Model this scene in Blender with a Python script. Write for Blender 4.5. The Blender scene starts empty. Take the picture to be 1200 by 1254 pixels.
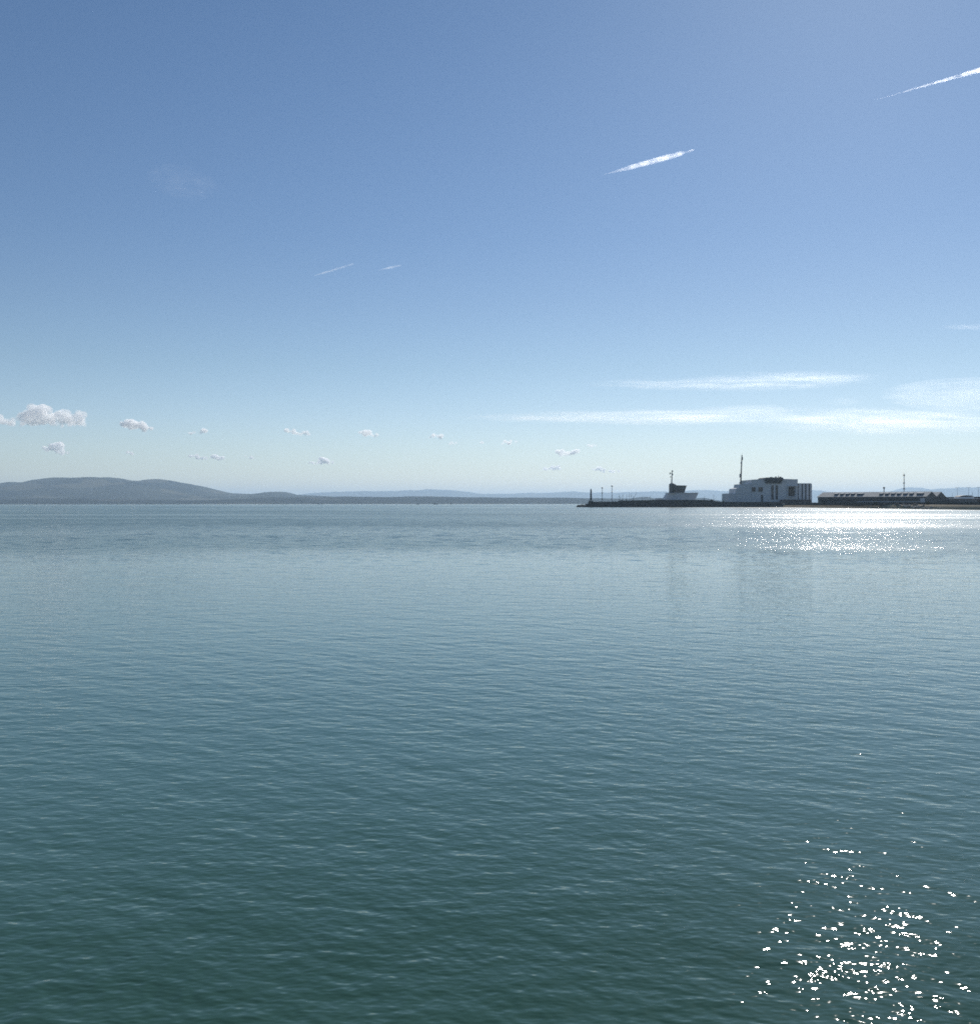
import bpy, bmesh, math, random
import numpy as np
from mathutils import Vector, noise as mnoise

random.seed(7)
R = math.radians
scene = bpy.context.scene
COL = scene.collection

# ------------------------------------------------------------------ camera
H_CAM = 4.0          # eye above the water, metres
F = 1177.0           # focal length in photo pixels (photo 1200 x 1254)
HOR = 616.2          # photo row of the horizon
cam_d = bpy.data.cameras.new('camera')
cam_d.sensor_fit = 'VERTICAL'
cam_d.sensor_height = 36.0
cam_d.lens = 36.0 * F / 1254.0
cam_d.shift_y = -(627 - HOR) / 1254.0
cam_d.clip_start = 0.1
cam_d.clip_end = 400000
cam = bpy.data.objects.new('camera', cam_d)
cam.location = (0, 0, H_CAM)
cam.rotation_euler = (R(90), 0, 0)
COL.objects.link(cam)
scene.camera = cam

def PX(x, Y): return (x - 600.0) * Y / F
def PZ(y, Y): return H_CAM + (HOR - y) * Y / F
def S(Y): return Y / F

# ------------------------------------------------------------------ sun + sky
SUN_EL, SUN_AZ = 33.0, 22.0      # azimuth clockwise from +Y
sun_d = bpy.data.lights.new('sun', 'SUN')
sun_d.energy = 4.4
sun_d.angle = R(0.65)
sun_d.color = (1.0, 0.95, 0.88)
sun = bpy.data.objects.new('sun', sun_d)
sdir = Vector((math.sin(R(SUN_AZ)) * math.cos(R(SUN_EL)), math.cos(R(SUN_AZ)) * math.cos(R(SUN_EL)), math.sin(R(SUN_EL))))
sun.rotation_euler = (-sdir).to_track_quat('-Z', 'Y').to_euler()
sun.location = (0, 0, 50)
COL.objects.link(sun)

world = bpy.data.worlds.new('World')
scene.world = world
world.use_nodes = True
wt = world.node_tree
wt.nodes.clear()
w_out = wt.nodes.new('ShaderNodeOutputWorld')
w_bg = wt.nodes.new('ShaderNodeBackground')
w_sky = wt.nodes.new('ShaderNodeTexSky')
w_sky.sky_type = 'NISHITA'
w_sky.sun_disc = False
w_sky.sun_elevation = R(SUN_EL)
w_sky.sun_rotation = R(SUN_AZ)
w_sky.altitude = 0
w_sky.air_density = 1.0
w_sky.dust_density = 0.15
w_sky.ozone_density = 1.6
w_bg.inputs['Strength'].default_value = 0.10
# the air of the day: tint of the sky by height above the horizon
w_tc = wt.nodes.new('ShaderNodeTexCoord')
w_sep = wt.nodes.new('ShaderNodeSeparateXYZ')
w_rmp = wt.nodes.new('ShaderNodeValToRGB')
w_mul = wt.nodes.new('ShaderNodeMixRGB')
w_mul.blend_type = 'MULTIPLY'; w_mul.inputs[0].default_value = 1.0
tint = [(0.0, (.84, .86, .90)), (.02, (.80, .83, .89)), (.04, (.745, .785, .87)), (.085, (.69, .74, .84)), (.139, (.605, .67, .74)),
        (.20, (.55, .62, .71)), (.265, (.50, .59, .70)), (.454, (.46, .575, .69)), (.62, (.49, .61, .73)), (1.0, (.66, .78, .88))]
el = w_rmp.color_ramp.elements
el[0].position, el[0].color = tint[0][0], (*tint[0][1], 1)
el[1].position, el[1].color = tint[-1][0], (*tint[-1][1], 1)
for p_, c_ in tint[1:-1]:
    e_ = el.new(p_); e_.color = (*c_, 1)
wt.links.new(w_tc.outputs['Generated'], w_sep.inputs[0])
wt.links.new(w_sep.outputs['Z'], w_rmp.inputs['Fac'])
wt.links.new(w_sky.outputs[0], w_mul.inputs[1])
wt.links.new(w_rmp.outputs['Color'], w_mul.inputs[2])
wt.links.new(w_mul.outputs[0], w_bg.inputs[0])
wt.links.new(w_bg.outputs[0], w_out.inputs[0])

vs = scene.view_settings
vs.view_transform = 'Standard'
vs.look = 'None'
vs.exposure = 0.10
vs.gamma = 1.0
vs.use_curve_mapping = False

cy = scene.cycles
cy.use_denoising = False
cy.use_adaptive_sampling = False
cy.filter_width = 1.7
cy.max_bounces = 24
cy.diffuse_bounces = 2
cy.glossy_bounces = 2
cy.volume_bounces = 24
cy.sample_clamp_direct = 0
cy.sample_clamp_indirect = 6
cy.caustics_reflective = False
cy.caustics_refractive = False

# ------------------------------------------------------------------ materials
def material(name, color, rough=0.8, var=0.15, scale=0.3, metal=0.0, bump=0.0, spec=0.25):
    """Principled with a broken, two-scale noise in the colour and an optional fine bump"""
    m = bpy.data.materials.new(name)
    m.use_nodes = True
    nt = m.node_tree
    b = nt.nodes['Principled BSDF']
    b.inputs['Roughness'].default_value = rough
    b.inputs['Metallic'].default_value = metal
    tc = nt.nodes.new('ShaderNodeTexCoord')
    n = nt.nodes.new('ShaderNodeTexNoise')
    n.inputs['Scale'].default_value = scale
    n.inputs['Detail'].default_value = 6
    n.inputs['Roughness'].default_value = 0.65
    rmp = nt.nodes.new('ShaderNodeValToRGB')
    c = color
    rmp.color_ramp.elements[0].position = 0.3
    rmp.color_ramp.elements[1].position = 0.7
    rmp.color_ramp.elements[0].color = (c[0] * (1 - var), c[1] * (1 - var), c[2] * (1 - var), 1)
    rmp.color_ramp.elements[1].color = (c[0] * (1 + var), c[1] * (1 + var), c[2] * (1 + var), 1)
    nt.links.new(tc.outputs['Object'], n.inputs['Vector'])
    nt.links.new(n.outputs['Fac'], rmp.inputs['Fac'])
    nt.links.new(rmp.outputs['Color'], b.inputs['Base Color'])
    if bump:
        bp = nt.nodes.new('ShaderNodeBump')
        bp.inputs['Strength'].default_value = bump
        bp.inputs['Distance'].default_value = 0.3
        nt.links.new(n.outputs['Fac'], bp.inputs['Height'])
        nt.links.new(bp.outputs['Normal'], b.inputs['Normal'])
    b.inputs['Specular IOR Level'].default_value = spec
    return m

M = dict(
    render=material('pale_render', (0.60, 0.62, 0.64), 0.85, 0.08, 0.08),
    render_light=material('white_render', (0.62, 0.64, 0.66), 0.8, 0.06, 0.1),
    concrete=material('concrete', (0.20, 0.20, 0.19), 0.9, 0.22, 0.12, bump=0.4),
    stone=material('sea_wall_stone', (0.11, 0.105, 0.095), 0.9, 0.35, 0.25, bump=0.8),
    rock=material('rock', (0.12, 0.115, 0.105), 0.95, 0.4, 0.35, bump=0.8),
    pale_rock=material('pale_rock', (0.36, 0.34, 0.31), 0.95, 0.25, 0.35, bump=0.8),
    glass=material('dark_glass', (0.025, 0.03, 0.035), 0.12, 0.1, 0.2),
    dark=material('dark_cladding', (0.09, 0.10, 0.10), 0.7, 0.15, 0.2),
    metal=material('galvanised_metal', (0.22, 0.22, 0.22), 0.5, 0.15, 0.5, metal=0.3),
    dark_metal=material('dark_painted_metal', (0.07, 0.075, 0.08), 0.5, 0.2, 0.5),
    roof=material('grey_sheet_roof', (0.33, 0.345, 0.34), 0.95, 0.12, 0.15),
    brick=material('dark_brick', (0.10, 0.085, 0.075), 0.9, 0.25, 0.3),
    white=material('white_paint', (0.75, 0.76, 0.76), 0.4, 0.04, 0.3),
    sand=material('sand', (0.38, 0.31, 0.21), 0.95, 0.18, 0.06, bump=0.3),
    paving=material('paving', (0.24, 0.23, 0.21), 0.9, 0.15, 0.1),
    leaf=material('foliage', (0.05, 0.075, 0.03), 0.9, 0.5, 0.8),
    bark=material('bark', (0.08, 0.06, 0.045), 0.9, 0.3, 2.0),
    skin=material('skin', (0.45, 0.29, 0.22), 0.6, 0.05, 5),
    cloth_dark=material('dark_cloth', (0.03, 0.032, 0.04), 0.9, 0.2, 8),
    hair=material('hair', (0.03, 0.02, 0.015), 0.7, 0.2, 20),
    vent_white=material('chalky_white', (0.62, 0.63, 0.62), 0.95, 0.15, 0.5, spec=0.05),
    red=material('red_paint', (0.35, 0.05, 0.04), 0.5, 0.1, 1),
)

# ------------------------------------------------------------------ mesh helpers
def link(name, bm, mat, parent=None, smooth=False):
    me = bpy.data.meshes.new(name)
    bmesh.ops.recalc_face_normals(bm, faces=bm.faces)
    bm.to_mesh(me)
    bm.free()
    me.materials.append(mat)
    if smooth:
        me.polygons.foreach_set('use_smooth', [True] * len(me.polygons))
    o = bpy.data.objects.new(name, me)
    COL.objects.link(o)
    if parent is not None:
        o.parent = parent
        o.matrix_parent_inverse = parent.matrix_basis.inverted()
    return o

def thing(name, label, cat, loc, group=None):
    o = bpy.data.objects.new(name, None)
    o.empty_display_size = 1.0
    o.location = loc
    COL.objects.link(o)
    return tag(o, label, cat, group)

def tag(o, label, cat, group=None):
    o['label'] = label
    o['category'] = cat
    if group: o['group'] = group
    return o

def structure(o):
    o['kind'] = 'structure'
    return o

def new_bm(): return bmesh.new()

def add_prism(bm, pts, y0, y1, shift=(0, 0)):
    """closed prism: polygon pts [(x,z)] at depth y0, swept to y1"""
    a = [bm.verts.new((x, y0, z)) for x, z in pts]
    b = [bm.verts.new((x + shift[0], y1, z + shift[1])) for x, z in pts]
    n = len(pts)
    bm.faces.new(a)
    bm.faces.new(b[::-1])
    for i in range(n):
        bm.faces.new((a[i], b[i], b[(i + 1) % n], a[(i + 1) % n]))

def add_box(bm, x0, x1, y0, y1, z0, z1):
    add_prism(bm, [(x0, z0), (x1, z0), (x1, z1), (x0, z1)], y0, y1)

def add_tube(bm, p0, p1, r0, r1, n=8):
    p0, p1 = Vector(p0), Vector(p1)
    d = (p1 - p0).normalized()
    u = d.orthogonal().normalized()
    v = d.cross(u)
    A = [bm.verts.new(p0 + (u * math.cos(t) + v * math.sin(t)) * r0) for t in [2 * math.pi * i / n for i in range(n)]]
    B = [bm.verts.new(p1 + (u * math.cos(t) + v * math.sin(t)) * r1) for t in [2 * math.pi * i / n for i in range(n)]]
    bm.faces.new(A[::-1]); bm.faces.new(B)
    for i in range(n):
        bm.faces.new((A[i], A[(i + 1) % n], B[(i + 1) % n], B[i]))

def add_lathe(bm, cx, cy, prof, n=20):
    """prof [(r,z)] bottom to top"""
    rings = []
    for r, z in prof:
        rings.append([bm.verts.new((cx + r * math.cos(2 * math.pi * i / n), cy + r * math.sin(2 * math.pi * i / n), z)) for i in range(n)])
    bm.faces.new(rings[0][::-1]); bm.faces.new(rings[-1])
    for a, b in zip(rings, rings[1:]):
        for i in range(n):
            bm.faces.new((a[i], a[(i + 1) % n], b[(i + 1) % n], b[i]))

def add_rock(bm, c, s, rnd):
    r = bmesh.ops.create_icosphere(bm, subdivisions=2, radius=1.0)
    off = Vector((rnd.uniform(-50, 50),) * 3)
    for v in r['verts']:
        k = 1 + 0.45 * mnoise.noise(v.co * 1.3 + off) + 0.2 * mnoise.noise(v.co * 3 + off)
        v.co = Vector((v.co.x * s[0] * k + c[0], v.co.y * s[1] * k + c[1], v.co.z * s[2] * k + c[2]))

def pp(pts, Y):
    """photo pixels -> (x,z) at distance Y"""
    return [(PX(x, Y), PZ(y, Y)) for x, y in pts]

def part(name, pts, Y, depth, mat, parent):
    bm = new_bm()
    add_prism(bm, pp(pts, Y), Y, Y + depth)
    return link(name, bm, mat, parent)

def rect(x0, y0, x1, y1): return [(x0, y1), (x1, y1), (x1, y0), (x0, y0)]

def add_ring(bm, X0, X1, Z0, Z1, w, y0, y1):
    """rectangular frame as one closed piece"""
    P = []
    for y in (y0, y1):
        for e in (0, w):
            P.append([bm.verts.new((x, y, z)) for x, z in ((X0 - e, Z0 - e), (X1 + e, Z0 - e), (X1 + e, Z1 + e), (X0 - e, Z1 + e))])
    fi, fo, bi, bo = P
    for i in range(4):
        j = (i + 1) % 4
        bm.faces.new((fo[i], fo[j], fi[j], fi[i])); bm.faces.new((bi[i], bi[j], bo[j], bo[i]))
        bm.faces.new((fi[i], fi[j], bi[j], bi[i])); bm.faces.new((bo[i], bo[j], fo[j], fo[i]))

def window(parent, x0, y0, x1, y1, Y, fw=0.35, cross=True):
    """frame standing proud of the wall face Y, with a pane set inside it"""
    X0, X1, Z0, Z1 = PX(x0, Y), PX(x1, Y), PZ(y1, Y), PZ(y0, Y)
    w = new_bm()
    add_box(w, X0, X1, Y - 0.06, Y + 0.05, Z0, Z1)
    p = link('window', w, M['glass'], parent)
    f = new_bm()
    add_ring(f, X0, X1, Z0, Z1, fw, Y - 0.25, Y + 0.05)
    link('frame', f, M['render'], p)
    if cross:
        f = new_bm(); xm = (X0 + X1) / 2
        add_box(f, xm - 0.08, xm + 0.08, Y - 0.18, Y - 0.063, Z0, Z1)
        link('mullion', f, M['render'], p)
    return p

# ------------------------------------------------------------------ sea
def build_sea():
    rng = np.random.default_rng(3)
    r1 = 2.0 * np.exp(np.arange(0, math.log(6.0 / 2.0), 0.02))
    r2 = 6.0 * np.exp(np.arange(0, math.log(520 / 6.0), 0.0032))
    r3 = 520 * np.exp(np.arange(0, math.log(46000 / 520.0) + 0.02, 0.02))
    r = np.concatenate([r1, r2, r3])
    inner = np.arange(-0.62, 0.6201, 0.0027)
    outer = np.arange(0.64, 1.9, 0.03)
    a = np.concatenate([-outer[::-1], inner, outer])
    nr, na = len(r), len(a)
    dr = np.gradient(r)
    da = np.gradient(a)
    A, RR = np.meshgrid(a, r)
    X = RR * np.sin(A)
    Y = RR * np.cos(A)
    cell = np.maximum(dr[:, None] * np.ones_like(A), 0.6 * RR * da[None, :])
    Z = np.zeros_like(X)
    n = 150
    lam = np.exp(np.linspace(math.log(0.09), math.log(2.6), n))
    main = R(33)         # crests run nearer the viewer towards the right
    for i, L in enumerate(lam):
        spread = R(20) if L > 0.6 else R(26)
        th = (main if rng.random() < 0.84 else R(-20)) + rng.normal() * spread
        kx, ky = math.sin(th), math.cos(th)
        k = 2 * math.pi / L
        # slope carried by each component
        s = 0.0086 * (0.75 + 0.5 * rng.random())
        if L > 0.16: s *= (0.16 / L) ** 0.9
        if L < 0.3: s *= 0.8
        amp = s * math.sqrt(2) / k
        ph = rng.random() * 2 * math.pi
        fil = np.clip((L / cell - 2.2) / 2.2, 0, 1)
        rows = np.where(fil.max(axis=1) > 0)[0]
        if not len(rows): continue
        m = rows[-1] + 1
        # slow groups, so that no train runs unbroken
        gx, gy = rng.normal(size=2) / (L * 7)
        g = 0.55 + 0.45 * np.sin(gx * X[:m] * 6.28 + gy * Y[:m] * 6.28 + rng.random() * 6.28)
        p = k * (kx * X[:m] + ky * Y[:m]) + ph
        Z[:m] += fil[:m] * g * amp * 1.25 * (np.sin(p) + 0.18 * np.cos(2 * p))
    # steeper chop out in the breeze, past the lee of the pier
    lee = np.interp(np.log(r), np.log([2, 40, 70, 120, 200, 60000]), [0, 0.0, .45, 1.0, 1.2, 1.2])
    for L in np.exp(np.linspace(math.log(0.6), math.log(4.5), 80)):
        th = R(12) + rng.normal() * R(34)
        kx, ky = math.sin(th), math.cos(th)
        k = 2 * math.pi / L
        amp = 0.0115 * min(1.0, (1.8 / L) ** 0.8) * (0.7 + 0.6 * rng.random()) * math.sqrt(2) / k
        ph = rng.random() * 2 * math.pi
        fil = np.clip((L / cell - 2.2) / 2.2, 0, 1) * lee[:, None]
        rows = np.where(fil.max(axis=1) > 0)[0]
        if not len(rows): continue
        a0_, m = rows[0], rows[-1] + 1
        gx, gy = rng.normal(size=2) / (L * 9)
        g = 0.6 + 0.4 * np.sin(gx * X[a0_:m] * 6.28 + gy * Y[a0_:m] * 6.28 + rng.random() * 6.28)
        p = k * (kx * X[a0_:m] + ky * Y[a0_:m]) + ph
        Z[a0_:m] += fil[a0_:m] * g * amp * (np.sin(p) + 0.2 * np.cos(2 * p))
    co = np.stack([X, Y, Z], axis=-1).reshape(-1, 3).astype(np.float32)
    idx = np.arange(nr * na).reshape(nr, na)
    q = np.stack([idx[:-1, :-1], idx[:-1, 1:], idx[1:, 1:], idx[1:, :-1]], axis=-1).reshape(-1, 4)[:, ::-1]
    me = bpy.data.meshes.new('sea')
    me.vertices.add(len(co)); me.vertices.foreach_set('co', co.ravel())
    me.loops.add(q.size); me.loops.foreach_set('vertex_index', q.ravel().astype(np.int32))
    me.polygons.add(len(q))
    me.polygons.foreach_set('loop_start', np.arange(0, q.size, 4, dtype=np.int32))
    me.polygons.foreach_set('use_smooth', np.ones(len(q), dtype=bool))
    me.update(calc_edges=True)
    # wind map: calm in the lee near the pier, breeze from ~70 m out, calm again far off under the hills
    rr = np.sqrt(X ** 2 + Y ** 2)
    lr = np.log(rr)
    chop = np.interp(lr, np.log([2, 8.5, 13, 26, 66, 90, 150, 190, 300, 1500, 2600, 3600, 60000]),
                     [0.64, 0.55, 0.36, 0.26, 0.27, 0.78, 0.84, 1.0, 1.0, 1.0, 0.85, 0.3, 0.25])
    # sky reflection painted into the water colour: paler turquoise band at middle distance
    sheen = np.interp(lr, np.log([2, 8.5, 16, 30, 70, 140, 60000]), [0.0, 0.08, 0.8, 1.0, 0.7, 0.0, 0.0])
    at2 = me.attributes.new('painted_sheen', 'FLOAT', 'POINT')
    at2.data.foreach_set('value', sheen.ravel().astype(np.float32))
    at = me.attributes.new('wind', 'FLOAT', 'POINT')
    at.data.foreach_set('value', chop.ravel().astype(np.float32))
    o = bpy.data.objects.new('sea', me)
    COL.objects.link(o)
    structure(o)
    m = bpy.data.materials.new('sea_water')
    m.use_nodes = True
    nt = m.node_tree; N = nt.nodes; Lk = nt.links
    b = N['Principled BSDF']
    sd = N.new('ShaderNodeAttribute'); sd.attribute_name = 'painted_sheen'
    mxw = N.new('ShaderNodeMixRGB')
    mxw.inputs[1].default_value = (0.028, 0.072, 0.050, 1); mxw.inputs[2].default_value = (0.060, 0.140, 0.118, 1)  # second colour is the water lightened by the painted sky reflection
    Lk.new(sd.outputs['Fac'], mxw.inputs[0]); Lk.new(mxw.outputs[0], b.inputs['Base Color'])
    b.inputs['IOR'].default_value = 1.345
    geo = N.new('ShaderNodeNewGeometry')
    wind = N.new('ShaderNodeAttribute'); wind.attribute_name = 'wind'
    def mp(rot, sc):
        q = N.new('ShaderNodeMapping')
        q.inputs['Rotation'].default_value = (0, 0, rot)
        q.inputs['Scale'].default_value = sc
        Lk.new(geo.outputs['Position'], q.inputs['Vector'])
        return q
    def nz(vec, detail, rough=0.5):
        t = N.new('ShaderNodeTexNoise')
        t.inputs['Scale'].default_value = 1
        t.inputs['Detail'].default_value = detail
        t.inputs['Roughness'].default_value = rough
        Lk.new(vec.outputs[0], t.inputs['Vector'])
        return t
    def math_(op, a_, b_):
        q = N.new('ShaderNodeMath'); q.operation = op
        for i, v in enumerate((a_, b_)):
            if isinstance(v, (int, float)): q.inputs[i].default_value = v
            else: Lk.new(v, q.inputs[i])
        return q.outputs[0]
    # gust patches: long streaks lying across the view
    patch = nz(mp(R(-6), (1 / 260, 1 / 60, 1)), 4, 0.6)
    pr = N.new('ShaderNodeMapRange')
    pr.inputs['From Min'].default_value = 0.32; pr.inputs['From Max'].default_value = 0.68
    pr.inputs['To Min'].default_value = 0.82; pr.inputs['To Max'].default_value = 1.16
    Lk.new(patch.outputs['Fac'], pr.inputs['Value'])
    chopv = math_('MULTIPLY', wind.outputs['Fac'], pr.outputs[0])
    # ripples of three sizes (heights in metres)
    h1 = nz(mp(R(32), (1 / 0.34, 1 / 0.20, 1)), 2, 0.55)
    h2 = nz(mp(R(22), (1 / 1.3, 1 / 0.75, 1)), 2, 0.5)
    h3 = nz(mp(R(8), (1 / 0.13, 1 / 0.08, 1)), 1, 0.5)
    hs = math_('ADD', math_('MULTIPLY', h1.outputs['Fac'], 0.050), math_('MULTIPLY', h2.outputs['Fac'], 0.08))
    hs = math_('ADD', hs, math_('MULTIPLY', h3.outputs['Fac'], 0.014))
    h4 = nz(mp(R(15), (1 / 4.5, 1 / 2.6, 1)), 1, 0.5)
    far_ = math_('MAXIMUM', math_('SUBTRACT', chopv, 0.45), 0.0)
    hs = math_('ADD', math_('MULTIPLY', hs, chopv), math_('MULTIPLY', math_('MULTIPLY', h4.outputs['Fac'], 0.4), far_))
    bp = N.new('ShaderNodeBump')
    bp.inputs['Strength'].default_value = 1.0
    bp.inputs['Distance'].default_value = 1.0
    if 'Filter Width' in bp.inputs: bp.inputs['Filter Width'].default_value = 0.06
    Lk.new(hs, bp.inputs['Height'])
    Lk.new(bp.outputs['Normal'], b.inputs['Normal'])
    rg = N.new('ShaderNodeMapRange')
    rg.inputs['From Min'].default_value = 0.55; rg.inputs['From Max'].default_value = 1.1
    rg.inputs['To Min'].default_value = 0.03; rg.inputs['To Max'].default_value = 0.25
    Lk.new(chopv, rg.inputs['Value'])
    Lk.new(rg.outputs[0], b.inputs['Roughness'])
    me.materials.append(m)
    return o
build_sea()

# ------------------------------------------------------------------ hills
def lerp_prof(prof, x):
    xs = [p[0] for p in prof]; ys = [p[1] for p in prof]
    return np.interp(x, xs, ys)

def hill_material(name, low, high, field, sc):
    m = bpy.data.materials.new(name)
    m.use_nodes = True
    nt = m.node_tree; N = nt.nodes; L = nt.links
    b = N['Principled BSDF']; b.inputs['Roughness'].default_value = 1.0; b.inputs['Specular IOR Level'].default_value = 0.0
    geo = N.new('ShaderNodeNewGeometry')
    n1 = N.new('ShaderNodeTexNoise'); n1.inputs['Scale'].default_value = sc; n1.inputs['Detail'].default_value = 8; n1.inputs['Roughness'].default_value = 0.6
    L.new(geo.outputs['Position'], n1.inputs['Vector'])
    r1 = N.new('ShaderNodeValToRGB')
    r1.color_ramp.elements[0].position = 0.38; r1.color_ramp.elements[0].color = (*low, 1)
    r1.color_ramp.elements[1].position = 0.62; r1.color_ramp.elements[1].color = (*high, 1)
    L.new(n1.outputs['Fac'], r1.inputs['Fac'])
    v = N.new('ShaderNodeTexVoronoi'); v.inputs['Scale'].default_value = 1 / 420
    L.new(geo.outputs['Position'], v.inputs['Vector'])
    r2 = N.new('ShaderNodeValToRGB')
    r2.color_ramp.interpolation = 'CONSTANT'
    r2.color_ramp.elements[0].position = 0.0; r2.color_ramp.elements[0].color = (0, 0, 0, 1)
    r2.color_ramp.elements[1].position = 0.72; r2.color_ramp.elements[1].color = (1, 1, 1, 1)
    L.new(v.outputs['Color'], r2.inputs['Fac'])
    mx = N.new('ShaderNodeMixRGB'); mx.inputs[2].default_value = (*field, 1)
    L.new(r2.outputs['Color'], mx.inputs[0]); L.new(r1.outputs['Color'], mx.inputs[1])
    L.new(mx.outputs[0], b.inputs['Base Color'])
    return m

HILLM = hill_material('heath_and_woodland', (0.022, 0.032, 0.027), (0.066, 0.074, 0.054), (0.10, 0.10, 0.07), 1 / 900)

LOWM = hill_material('dark_coastal_woods', (0.010, 0.016, 0.014), (0.026, 0.032, 0.026), (0.055, 0.055, 0.042), 1 / 600)

def hill(name, prof, dist, depth, rough, step=4.0, rows=36, seed=0, crest=0.55, mat=None):
    x0, x1 = prof[0][0], prof[-1][0]
    cols = int((x1 - x0) / step) + 1
    bm = new_bm()
    g = []
    off = Vector((seed * 13.7, seed * 7.1, 3.3))
    for j in range(rows):
        t = j / (rows - 1)
        if t < crest:
            e = math.sin(math.pi / 2 * (t / crest)) ** 1.15
        else:
            e = math.cos(math.pi / 2 * (t - crest) / (1 - crest))
        Y = dist + depth * (t - crest)
        row = []
        for i in range(cols):
            px = x0 + (x1 - x0) * i / (cols - 1)
            X = PX(px, dist) * (1 + 0.15 * (Y - dist) / dist)
            h = max(PZ(lerp_prof(prof, px), dist), 0)
            p = Vector((X / 1400, Y / 1400, 0)) + off
            nn = mnoise.fractal(p, 1.0, 2.0, 5)
            fine = mnoise.fractal(p * 6, 0.9, 2.0, 3)
            dip = rough * (1 - abs(t - crest) * 0.6)
            z = h * e * (1 + (0.22 * nn if abs(t - crest) > 0.03 else 0)) + dip * fine * min(1, e * 3) - 2.5
            row.append(bm.verts.new((X, Y, z)))
        g.append(row)
    for a, b in zip(g, g[1:]):
        for i in range(cols - 1):
            bm.faces.new((a[i], a[i + 1], b[i + 1], b[i]))
    # a skirt that closes the body under the water line
    return structure(link(name, bm, mat or HILLM, None, True))

left = [(-330, 606), (-240, 600), (-160, 596), (-80, 595), (0, 593.6), (20, 592), (45, 593), (62, 590.5), (85, 587.5), (100, 586.5), (115, 586.7), (125, 584.5), (135, 584.3),
        (147, 585.7), (160, 588), (170, 589), (180, 587), (195, 586.5), (210, 588.5), (225, 592), (240, 595.7), (260, 600.5), (275, 603), (300, 604.6), (325, 604.8),
        (335, 602), (347, 602), (360, 605.6), (390, 607), (430, 608.5), (470, 611), (520, 614), (560, 616)]
hill('mountain', left, 12500, 5200, 5, seed=1)
low = [(-330, 613), (-200, 612), (-80, 611.5), (0, 611), (60, 610), (120, 610.6), (180, 611.6), (240, 612.6), (285, 611), (330, 609), (380, 608.2), (430, 608), (470, 608.6),
       (520, 608.0), (560, 608.3), (610, 609.0), (660, 609.2), (700, 609.6), (740, 610.5), (774, 611), (781, 609.4), (791, 609.2), (799, 610.8), (812, 611.5), (848, 611), (858, 609.5), (866, 609.3), (860, 612), (900, 613), (950, 616)]
hill('coastal_lowland', low, 9300, 2200, 4.0, step=2.5, seed=2, mat=LOWM)
far = [(330, 612), (370, 606), (400, 604.5), (440, 603), (480, 602.3), (530, 601.2), (560, 602.3), (590, 604.6), (630, 604.6), (670, 603.5), (690, 602.3), (700, 602.2), (720, 604.2),
       (750, 603.5), (770, 602.5), (800, 602.2), (840, 601.5), (848, 600), (870, 600.3), (890, 601.7), (940, 601), (990, 600.5), (1005, 602.8), (1030, 605), (1090, 604.5), (1106, 600), (1118, 598.6), (1129, 599.4), (1145, 602.5), (1230, 602), (1330, 606)]
hill('far_ridge', far, 29000, 6000, 8, seed=3)
right = [(1040, 616), (1080, 609), (1110, 603.5), (1150, 599.5), (1175, 597.3), (1200, 596.8), (1240, 595), (1300, 597), (1400, 601), (1500, 606)]
hill('right_ridge', right, 26000, 5000, 6, seed=4)

# ------------------------------------------------------------------ haze
def build_haze():
    bm = new_bm()
    add_box(bm, -47000, 47000, -4000, 47000, -6.0, 540)
    m = bpy.data.materials.new('haze_air')
    m.use_nodes = True
    nt = m.node_tree
    nt.nodes.remove(nt.nodes['Principled BSDF'])
    v = nt.nodes.new('ShaderNodeVolumePrincipled')
    v.inputs['Color'].default_value = (0.54, 0.72, 0.92, 1)
    v.inputs['Density'].default_value = 5.0e-5
    v.inputs['Anisotropy'].default_value = 0.3
    nt.links.new(v.outputs[0], nt.nodes['Material Output'].inputs['Volume'])
    o = link('haze', bm, m)
    o['kind'] = 'stuff'
    return o
build_haze()

#@@BUILD@@
# ------------------------------------------------------------------ land
YB = 960.0           # face of the breakwater

SHORE = [(945, 960), (960, 945), (975, 900), (990, 846), (1015, 785), (1040, 736), (1080, 695), (1120, 655), (1160, 618), (1200, 581), (1260, 530), (1340, 470), (1480, 400)]
PROFILE = [(-60, -4.0), (-25, -1.6), (0, 0.0), (10, 0.75), (24, 1.7), (42, 2.5), (64, 3.0)]
def shore_y(X):
    xs = [PX(p, y) for p, y in SHORE]; ys = [y for p, y in SHORE]
    return float(np.interp(X, xs, ys))
def land_z(X, Y):
    d = Y - shore_y(X)
    z = float(np.interp(d, [p[0] for p in PROFILE] + [400], [p[1] for p in PROFILE] + [3.4]))
    return z + 0.12 * mnoise.noise(Vector((X / 9, Y / 9, 0))) * min(1, max(0, d / 10))

def sheet(name, xs, ds, mat):
    bm = new_bm()
    g = []
    for d in ds:
        row = []
        for X in xs:
            Y = shore_y(X) + d
            row.append(bm.verts.new((X, Y, land_z(X, Y))))
        g.append(row)
    for a, b in zip(g, g[1:]):
        for i in range(len(xs) - 1):
            bm.faces.new((a[i], a[i + 1], b[i + 1], b[i]))
    return structure(link(name, bm, mat, None, True))
XS = list(np.arange(PX(950, 955), PX(1480, 400) + 180, 2.5))
sheet('beach', XS, list(np.arange(-60, 65, 4)), M['sand'])
sheet('ground', XS, [64, 70, 90, 120, 200, 400, 700], M['paving'])
# the quay behind the breakwater
bm = new_bm()
add_prism(bm, [(PX(722, YB), -3), (PX(955, YB) , -3), (PX(955, YB), 3.1), (PX(722, YB), 3.1)], YB + 4.01, YB + 42)
structure(link('quay_ground', bm, M['paving']))

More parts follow.
